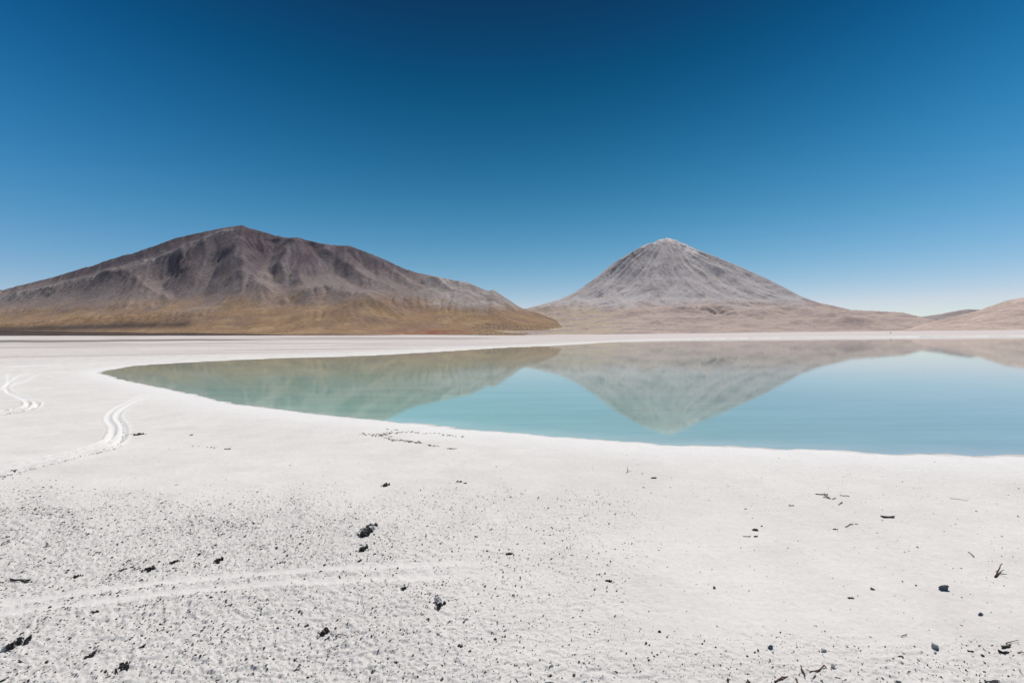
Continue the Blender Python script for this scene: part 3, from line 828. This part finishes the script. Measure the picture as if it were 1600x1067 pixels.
# kind, px, py, length px, height px, label
specs = [  # black clods in the left rough crust stand in for shade under ledges
 ('clod', 30, 1001, 46, 17, 'large black elongated clod-shaped shade at the lower left corner of the shore'),
 ('clod', 142, 1021, 26, 13, 'black elongated clod-shaped shade right of the largest one, lower left'),
 ('clod', 192, 1038, 30, 17, 'black jagged clod-shaped shade with crumbs near the bottom left edge'),
 ('clod', 168, 1056, 12, 9, 'small black clod-shaped shade just below the jagged one, bottom left'),
 ('clod', 222, 1008, 18, 8, 'dark forked clod-shaped shade between the left ones and the foreground track'),
 ('clod', 148, 954, 14, 9, 'dark clod-shaped shade just below the left end of the foreground track'),
 ('clod', 228, 943, 11, 7, 'small dark clod-shaped shade below the foreground track, second from the left'),
 ('clod', 121, 898, 15, 10, 'dark clod-shaped shade above the left end of the foreground track'),
 ('clod', 192, 889, 13, 6, 'flat dark clod-shaped shade above the foreground track, left of the long one'),
 ('clod', 235, 888, 22, 7, 'long flat dark clod-shaped shade above the left part of the foreground track'),
 ('clod', 273, 877, 16, 8, 'dark double clod-shaped shade above the foreground track, left of a pale mound'),
 ('clod', 343, 874, 18, 9, 'dark crumbled clod-shaped shade above the foreground track near a pale mound'),
 ('clod', 312, 864, 8, 5, 'small dark clod-shaped shade upslope of the crumbled one, left half'),
 ('clod', 573, 829, 32, 11, 'dark broken cluster of clod-shaped shade in the middle left of the shore'),
 ('clod', 579, 821, 16, 6, 'smaller dark clod-shaped shade touching the back of the broken cluster'),
 ('clod', 569, 856, 18, 8, 'dark clod-shaped shade directly below the broken cluster'),
 ('clod', 562, 875, 8, 6, 'small triangular dark clod-shaped shade just above the foreground track, centre left'),
 ('clod', 507, 986, 20, 10, 'black wedge of shade built as a clod at the bottom, left of centre'),
 ('clod', 512, 997, 9, 6, 'small round black clod-shaped shade right below the wedge of shade'),
 ('clod', 478, 977, 10, 7, 'small dark crumbly clod-shaped shade behind the wedge of shade'),
 ('clod', 688, 944, 16, 10, 'black clod-shaped shade lying against the pale curled salt lump, centre'),
 ('clod', 718, 750, 9, 9, 'small dark upright clod near the water, left of centre'),
 ('clod', 727, 754, 8, 4, 'small flat clod right of the upright clod near the water'),
 ('clod', 603, 757, 10, 6, 'dark clod-shaped shade at the upper edge of the rough crust, centre left'),
 ('clod', 796, 864, 13, 8, 'dark two pronged clod just above the track, centre'),
 ('clod', 744, 837, 8, 6, 'dark clod in the rough crust, upper centre'),
 ('clod', 632, 918, 10, 6, 'small dark clod-shaped shade between the tracks and the curled lump'),
 ('clod', 720, 1007, 11, 9, 'grey brown crumbly clod low in the centre'),
 ('clod', 894, 866, 6, 4, 'small dark oval clod on the smooth strip above the track end'),
 ('clod', 951, 906, 11, 6, 'dark three pointed clod right of centre below the track'),
 ('clod', 972, 939, 6, 5, 'small dark leaning clod below the three pointed clod'),
 ('clod', 806, 1037, 7, 7, 'small black clod low, just right of the centre'),
 ('clod', 963, 1047, 8, 8, 'dark clod near the bottom edge, right of centre'),
 ('clod', 1180, 826, 11, 9, 'black horned clod on the smooth crust, right of centre'),
 ('clod', 1181, 837, 9, 5, 'smaller black clod directly below the horned clod'),
 ('clod', 1165, 794, 6, 4, 'small dark flat clod upslope of the horned clod'),
 ('clod', 1236, 789, 9, 4, 'dark winged clod upslope and right of the horned clod'),
 ('clod', 1305, 826, 9, 4, 'dark clod at the left end of the crumb chain, right side'),
 ('clod', 1338, 817, 6, 6, 'dark upright clod at the right end of the crumb chain'),
 ('clod', 1329, 933, 10, 5, 'dark arched clod left of the blue grey stones'),
 ('clod', 1274, 976, 5, 6, 'small black clod on the smooth crust, lower right'),
 ('clod', 1406, 1023, 7, 7, 'black pointed clod at the bottom, right side'),
 ('clod', 1421, 1047, 5, 6, 'small black clod below the pointed clod, bottom right'),
 ('clod', 1404, 1062, 10, 9, 'dark clod at the bottom edge below the pointed clod'),
 ('clod', 1168, 1051, 9, 8, 'grey black cone shaped clod at the bottom, right of centre'),
 ('clod', 1168, 1064, 10, 6, 'black clod at the bottom edge under the cone shaped clod'),
 ('clod', 1308, 1057, 9, 5, 'brown black clod at the bottom edge, right of the twig pile'),
 ('clod', 858, 1066, 14, 5, 'dark clod cut off by the bottom edge just right of the middle'),
 ('clod', 217, 678, 14, 5, 'dark clod cluster beside the curved left track'),
 ('clod', 299, 679, 6, 3, 'small dark clod between the curved track and the shoreline'),
 ('clod', 1022, 745, 9, 7, 'grey crumbly ring of crust near the water, right of centre'),
 ('clod', 1004, 739, 4, 3, 'tiny dark clod left of the crumbly ring'),
 ('stone', 1475, 918, 18, 10, 'blue grey faceted stone, the largest stone on the right'),
 ('stone', 1533, 959, 12, 6, 'smaller blue grey stone right of the largest one'),
 ('stone', 1363, 919, 8, 4, 'small flat blue grey stone left of the largest one'),
 ('stone', 1117, 918, 7, 5, 'small grey stone with dark edge, right of centre'),
 ('stone', 1205, 1010, 11, 7, 'dark grey wedge shaped stone near the bottom, right half'),
 ('stone', 1219, 987, 4, 3, 'tiny grey stone upslope of the wedge shaped stone'),
 ('pale', 1286, 1016, 12, 5, 'flat pale grey stone right of the wedge shaped stone'),
 ('pale', 1462, 1010, 12, 8, 'pale grey rounded stone half sunk in the crust, lower right'),
 ('pale', 1461, 1020, 7, 5, 'small pale grey stone just below the half sunk one'),
 ('pale', 1301, 1041, 10, 6, 'pale stone with dark underside beside the bottom twig pile'),
 ('salt', 683, 936, 20, 11, 'pale curled salt lump in the centre foreground'),
 ('salt', 583, 825, 13, 8, 'pale salt lump on the dark broken cluster of shade'),
 ('slab', 30, 907, 38, 6, 'thin curled dark crust plate at the left edge above the track'),
 ('slab', 1387, 807, 26, 4, 'dark flat driftwood piece on the right side of the shore'),
 ('slab', 1572, 1009, 19, 4, 'upper of two flat dark plates at the lower right edge'),
 ('slab', 1568, 1018, 22, 6, 'lower of two flat dark plates at the lower right edge'),
 ('slab', 1555, 1065, 36, 4, 'long flat dark plate on the bottom edge at the right'),
 ('slab', 22, 738, 11, 3, 'short dark plate beside the left track'),
 ('slab', 355, 701, 14, 2, 'thin dark plate on the crust below the lake tip'),
 ('slab', 1517, 1017, 13, 4, 'dark crumbled plate left of the two flat plates'),
]
tot = {'clod': (mat_clod_shade, 'clod', 'clod'), 'stone': (mat_stone, 'stone', 'stone'), 'pale': (mat_pale, 'stone', 'stone'), 'salt': (mat_salt, 'salt_lump', 'salt lump'), 'slab': (mat_clod_shade, 'crust_plate', 'crust plate')}
for i, (kd, x, y, wpx, hpx, lab) in enumerate(specs):
    P = hit(x, y + hpx * 0.3)
    yaw = SUNYAW if kd == 'clod' and x < 700 else random.uniform(-0.25, 0.25)  # left clods drawn out along the sun azimuth, like cast shadows
    ppm = px_per_m(P, yaw); D = P[1]
    L = wpx * 0.92 / ppm
    hp = hpx * D / F
    if kd == 'slab':
        v, f = plate(1000 + i, L, L * 0.3, max(hp * 0.45, 0.025))
    elif kd == 'clod':
        vs_, fs_, off = [], [], 0
        W_ = max(L * 0.55, hp * 0.9)
        nsub = 4 if wpx < 10 else 9
        for j_ in range(nsub):
            t_ = ((j_ + 0.5) / nsub - 0.5) * 0.85 + random.gauss(0, 0.05)
            sc = random.uniform(0.45, 0.8) * (1 - 0.9 * abs(t_))
            v, f = lump(1000 + i * 11 + j_, 2 if j_ else 3, L * (0.45 if j_ == nsub // 2 else (0.36 if wpx < 10 else 0.25)) * random.uniform(0.7, 1.5), W_ * sc * random.uniform(0.7, 1.3), min(hp * random.uniform(0.4, 0.85), L * 0.28), 0.45, 5)
            an = random.uniform(-0.5, 0.5); ca, sa = math.cos(an), math.sin(an)
            v = np.stack([v[:, 0] * ca - v[:, 1] * sa + L * t_, v[:, 0] * sa + v[:, 1] * ca + random.gauss(0, 0.22 if wpx >= 10 else 0.1) * W_, v[:, 2]], -1)
            vs_.append(v); fs_.append(f + off); off += len(v)
        v, f = np.vstack(vs_), np.vstack(fs_)
    else:
        v, f = lump(1000 + i, 3, L, L * 0.8, hp * 0.8, 0.7, 5) if kd == 'salt' else lump(1000 + i, 2, L, L * 0.75, hp * 0.9, 0.3, 11)
    mt, nm, ct = tot[kd]
    me = mesh_np(nm, v, None, f, smooth=False)
    o = place(nm, me, mt, P + np.array([0, 0, -0.01]), yaw, lab, ct)
    if kd == 'clod' and wpx >= 10:              # pale salt crust broken over the far side of the clod or clod-shaped shade
        vs_, fs_, off = [], [], 0
        ux, uy = -math.sin(yaw), math.cos(yaw)
        sg = 1 if uy > 0 else -1
        for j_ in range(5):
            v, f = lump(9000 + i * 7 + j_, 2, L * random.uniform(0.2, 0.42), W_ * random.uniform(0.3, 0.6), min(hp * random.uniform(0.35, 0.7), L * 0.18), 0.4, 5)
            v = v + np.array([L * ((j_ + 0.5) / 5 - 0.5) * 1.05, sg * W_ * random.uniform(0.25, 0.5), 0.0])
            vs_.append(v); fs_.append(f + off); off += len(v)
        cap = bpy.data.objects.new('salt_crust', mesh_np('salt_crust', np.vstack(vs_), None, np.vstack(fs_), smooth=False))
        cap.data.materials.append(mat_salt); col.objects.link(cap); cap.parent = o

# twigs
def tube_path(pts, r0, r1, ns=6):
    pts = np.asarray(pts, float); V = []; Fq = []
    for i, p in enumerate(pts):
        t = pts[min(i + 1, len(pts) - 1)] - pts[max(i - 1, 0)]; t /= np.linalg.norm(t)
        a = np.cross(t, (0, 0, 1)); a /= np.linalg.norm(a) + 1e-9; b = np.cross(a, t)
        r = (r0 + (r1 - r0) * i / (len(pts) - 1)) * random.uniform(0.85, 1.2)
        for k in range(ns):
            an = 2 * math.pi * k / ns
            V.append(p + r * (math.cos(an) * a + math.sin(an) * b))
    n = len(pts)
    for i in range(n - 1):
        for k in range(ns):
            Fq.append((i * ns + k, i * ns + (k + 1) % ns, (i + 1) * ns + (k + 1) % ns, (i + 1) * ns + k))
    V.append(pts[0]); V.append(pts[-1])
    T = [(len(V) - 2, (k + 1) % ns, k) for k in range(ns)] + [(len(V) - 1, (n - 1) * ns + k, (n - 1) * ns + (k + 1) % ns) for k in range(ns)]
    return np.array(V), np.array(Fq), np.array(T)

twigs = [
 ('forked dry twig standing up at the right edge of the shore', mat_red, [([(1555, 902), (1560, 894), (1566, 888)], 0.045, .02, .16), ([(1560, 897), (1567, 899), (1573, 902)], 0.03, .012, .10), ([(1556, 893), (1560, 897)], .02, .01, .12)]),
 ('thin straight twig upslope of the forked twig', mat_wood, [([(1512, 862), (1517, 866), (1522, 871)], .012, .022, .06)]),
 ('small curled dry twig near the water, right of centre', mat_wood, [([(979, 739), (981, 736), (980, 731)], .025, .01, .10), ([(981, 737), (987, 737)], .015, .008, .05)]),
 ('bent twig cut off by the right edge beside the flat dark plates', mat_wood, [([(1590, 1020), (1596, 1020), (1604, 1024)], .02, .012, .06)]),
 ('long thin twig above the flat dark plates, lower right', mat_wood, [([(1572, 1006), (1582, 1004), (1592, 1002)], .02, .008, .06)]),
 ('steep dark twig in the pile at the bottom, right of centre', mat_wood, [([(1252, 1046), (1255, 1052), (1258, 1059)], .03, .018, .08), ([(1252, 1046), (1257, 1051)], .015, .01, .06)]),
 ('dark twig lying left across the bottom pile', mat_red, [([(1211, 1066), (1219, 1062), (1230, 1060)], .035, .02, .06), ([(1222, 1062), (1232, 1059)], .02, .012, .05)]),
 ('dark twig leaning right of the bottom pile', mat_wood, [([(1243, 1060), (1246, 1067), (1248, 1074)], .025, .02, .06)]),
 ('curved thin twig just right of the bottom pile', mat_wood, [([(1274, 1055), (1271, 1060), (1268, 1063)], .018, .01, .05)]),
 ('reddish twig at the upper right of the bottom pile', mat_red, [([(1265, 1050), (1278, 1049), (1288, 1042)], .02, .028, .06)]),
 ('thin dark twig in the crumb chain, right side', mat_red, [([(1321, 824), (1328, 820), (1333, 820)], .02, .03, .05)]),
 ('twig left of the horned clod, right of centre', mat_wood, [([(1161, 838), (1168, 839), (1173, 838)], .015, .02, .04)]),
 ('dark reddish twig in the upper right debris patch', mat_red, [([(1274, 772), (1284, 773), (1294, 774)], .03, .04, .06), ([(1288, 774), (1296, 778)], .03, .02, .05)]),
 ('lower twig of the upper right debris patch', mat_wood, [([(1286, 777), (1292, 778), (1298, 780)], .03, .03, .05), ([(1300, 780), (1306, 779)], .02, .03, .05)]),
 ('twig at the right end of the upper debris patch', mat_wood, [([(1312, 774), (1320, 775), (1327, 776)], .02, .03, .05)]),
 ('lone slanted twig below the upper right debris patch', mat_red, [([(1310, 789), (1313, 787), (1316, 786)], .02, .04, .06)]),
 ('short dark twig in the lower right, left of the half sunk stone', mat_wood, [([(1407, 994), (1412, 994), (1417, 993)], .012, .02, .05)]),
 ('short thin twig at the bottom, left of centre', mat_wood, [([(459, 1047), (465, 1045), (470, 1041)], .015, .025, .06)]),
 ('long thin twig right of the wedge of shade', mat_wood, [([(524, 995), (531, 993), (540, 992)], .02, .012, .06)]),
 ('thin pale brown twig near the water at the far right of the beach', mat_wood, [([(1484, 779), (1496, 780), (1512, 783)], .015, .01, .04)]),
]
for lab, mt, parts in twigs:
    V = []; Q = []; T = []; off = 0; root = None
    for pts, r0, r1, lift in parts:
        W = [hit(*p) for p in pts]
        if root is None: root = W[0].copy()
        W = np.array(W) - root
        W[:, 2] += np.linspace(0.02, lift, len(W)) * (1 if lift < 0.09 else 1.3)
        W = smooth_line(W, 3); W[1:-1] += np.array([[random.gauss(0, r0 * 0.3) for _ in range(3)] for _ in range(len(W) - 2)])
        v, q_, t_ = tube_path(W, r0 * 0.78, r1 * 0.78)
        V.append(v); Q.append(q_ + off); T.append(t_ + off); off += len(v)
    me = mesh_np('twig', np.vstack(V), np.vstack(Q), np.vstack(T))
    place('twig', me, mt, root, 0, lab, 'twig')

# boulder on the far bank
D = 1950.0; d = pdir(1391.0, 517.5)
bx, by = d[0] / d[1] * D, D
v, f = lump(777, 3, 9.0, 5.0, 2.8, 0.4, 5)
me = mesh_np('boulder', v, None, f, smooth=False)
place('boulder', me, mat_clod_shade, (bx, by, float(ground_at(bx, by)[0]) - 0.1), 0.1, 'tiny dark boulder on the white bank across the lake', 'boulder')

# ------------------------------------------------------------------ scattered pebbles, salt crumbs and dark specks for crust shade
def scatter(n_try, r0, r1, dens_fn, seed):
    r = np.random.default_rng(seed)
    rr = np.sqrt(r.uniform(r0 * r0, r1 * r1, n_try)); aa = np.radians(r.uniform(-45, 45, n_try))
    x, y = rr * np.sin(aa), rr * np.cos(aa)
    area = math.pi * (r1 * r1 - r0 * r0) * 90 / 360
    px, py = project(x, y, np.full(n_try, 0.25))
    keep = (py > 560) & (py < 1110) & (px > -60) & (px < 1660)
    x, y, px, py = x[keep], y[keep], px[keep], py[keep]
    s = shore_sd(x, y)
    d = dens_fn(px, py) * sstep(1.0, 6.0, s) * np.where(track_fields(x, y)[1] > 0.6, 1, 0.1)
    ok = r.uniform(0, 1, len(x)) < d * area / n_try
    x, y = x[ok], y[ok]
    return x, y, ground_at(x, y), px[ok], py[ok]

def merged(name, x, y, z, rad, mat, seed, hscale=0.7, elong=1.5, yaw=None, label=None, cat=None):
    r = np.random.default_rng(seed)
    n = len(x); bv, bf = ICO[0]
    V = bv[None] * (1 + r.uniform(-0.35, 0.35, (n, 12, 1)))
    sc = np.stack([rad * r.uniform(0.9, elong, n), rad * r.uniform(0.6, 1.0, n), rad * r.uniform(0.4, 1.0, n) * hscale / 0.7], -1)
    V = V * sc[:, None, :]
    a = r.uniform(0, 2 * np.pi, n) if yaw is None else r.normal(yaw, 0.35, n)
    ca, sa = np.cos(a)[:, None], np.sin(a)[:, None]
    X = V[..., 0] * ca - V[..., 1] * sa + x[:, None]; Y = V[..., 0] * sa + V[..., 1] * ca + y[:, None]
    Z = V[..., 2] + (z + sc[:, 2] * 0.25)[:, None]
    Fc = (bf[None] + (np.arange(n) * 12)[:, None, None]).reshape(-1, 3)
    me = mesh_np(name, np.stack([X, Y, Z], -1).reshape(-1, 3), None, Fc, smooth=False)
    return obj(name, me, mat, kind='stuff', label=label, cat=cat)

def patch(px, py, a=31): return 0.35 + 0.65 * sstep(-0.25, 0.35, gnoise(px / 70, py / 28, a) + 0.5 * gnoise(px / 25, py / 10, a + 1))
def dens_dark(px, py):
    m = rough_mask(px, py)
    d = 60 * np.clip(m - 0.12, 0, 1) + 1.3 * sstep(700, 800, py) + 4.0 * sstep(960, 1040, py)  # dense specks in the left rough crust carry its fine shade
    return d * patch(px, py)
def dens_salt(px, py):
    m = rough_mask(px, py)
    return (60 * np.clip(m - 0.08, 0, 1) + 1.5 * sstep(700, 800, py)) * patch(px, py, 35)
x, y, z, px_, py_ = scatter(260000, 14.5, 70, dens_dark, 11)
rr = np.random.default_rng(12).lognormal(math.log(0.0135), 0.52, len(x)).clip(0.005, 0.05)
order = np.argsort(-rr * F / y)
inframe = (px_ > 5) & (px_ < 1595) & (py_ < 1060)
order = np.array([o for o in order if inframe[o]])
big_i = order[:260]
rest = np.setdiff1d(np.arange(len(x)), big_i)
merged('dark_grit_and_shade', x[rest], y[rest], z[rest], rr[rest], mat_grit_shade, 13, 0.8, 2.9, yaw=SUNYAW, label='fine dark grit and specks of shade strewn over the white salt crust', cat='grit')
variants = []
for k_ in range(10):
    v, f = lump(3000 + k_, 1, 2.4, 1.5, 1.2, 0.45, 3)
    variants.append(mesh_np('pebble', v, None, f, smooth=False)); variants[-1].materials.append(mat_grit_shade)
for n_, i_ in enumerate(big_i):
    tl = np.interp(px_[i_], [0, 450, 850, 1100], [954, 906, 886, 870])  # pebbles of the left rough crust stand in for specks of shade
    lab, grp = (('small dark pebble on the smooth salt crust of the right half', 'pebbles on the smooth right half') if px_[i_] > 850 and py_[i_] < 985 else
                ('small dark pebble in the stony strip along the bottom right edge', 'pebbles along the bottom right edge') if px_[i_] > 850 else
                ('small pebble-shaped speck of shade in the rough crust above the foreground track', 'pebble-shaped shade above the foreground track') if py_[i_] < tl else
                ('small pebble-shaped speck of shade in the rough crust below the foreground track', 'pebble-shaped shade below the foreground track'))
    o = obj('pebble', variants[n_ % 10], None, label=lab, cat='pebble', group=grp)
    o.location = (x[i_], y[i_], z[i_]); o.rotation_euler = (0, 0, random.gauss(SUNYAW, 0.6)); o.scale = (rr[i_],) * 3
x, y, z, px_, py_ = scatter(400000, 14.5, 50, dens_salt, 21)
rr = np.random.default_rng(22).lognormal(math.log(0.018), 0.45, len(x)).clip(0.008, 0.05)
merged('salt_crumbs', x, y, z, rr, mat_salt, 23, yaw=SUNYAW, label='white salt crumbs covering the rough foreground crust', cat='salt')

# dark debris washed up in lines on the beach
bits = []
rb = np.random.default_rng(31)
for pts, nb, sp in (([(566, 678.5), (585, 680), (600, 679.5), (615, 675)], 90, 1.3), ([(600, 682), (612, 687), (628, 688.5), (642, 690), (656, 692)], 90, 0.9),
                    ([(612, 676), (640, 675), (660, 676.5), (690, 678), (720, 682)], 60, 0.9), ([(670, 696), (683, 697)], 16, 0.6), ([(698, 701), (710, 701)], 14, 0.5),
                    ([(606, 670), (620, 672)], 10, 0.5), ([(290, 697), (360, 699)], 12, 1.0), ([(205, 679), (226, 678)], 20, 0.8)):
    L_ = smooth_line(np.array(pts, float), 6)
    for q_ in L_[rb.integers(0, len(L_), nb)]:
        bits.append(hit(q_[0] + rb.normal(0, 3), q_[1] + rb.normal(0, sp)))
bits = np.array(bits)
crust = []  # crust bits in grey, putting the shaded line of the rut edge into colour
for pts, nb in (([(194, 676), (190, 691), (171, 703), (136, 711), (86, 724), (30, 738), (0, 744)], 170), ([(59, 633), (50, 640), (28, 644), (0, 649)], 60), ([(184, 652), (192, 666), (195, 676)], 25)):
    L_ = smooth_line(np.array(pts, float), 20)
    for q_ in L_[rb.integers(0, len(L_), nb)]:
        crust.append(hit(q_[0] + rb.normal(0, 1.5), q_[1] + rb.normal(0, 0.5)))
crust = np.array(crust)
merged('broken_crust_shade', crust[:, 0], crust[:, 1], crust[:, 2], rb.uniform(0.018, 0.05, len(crust)), mat_pale, 34, 0.8, 2.0, yaw=0.0, label='broken crust bits greyed for the shade along the edge of the curved left tracks', cat='crust')
merged('washed_up_debris', bits[:, 0], bits[:, 1], bits[:, 2], rb.uniform(0.03, 0.085, len(bits)), mat_red, 33, 0.5, 2.2, yaw=0.0, label='thin dark debris lines washed up along the near beach', cat='debris')
print('script seconds', round(time.time() - T0, 1), 'grit', len(rest), 'crumbs', len(x))
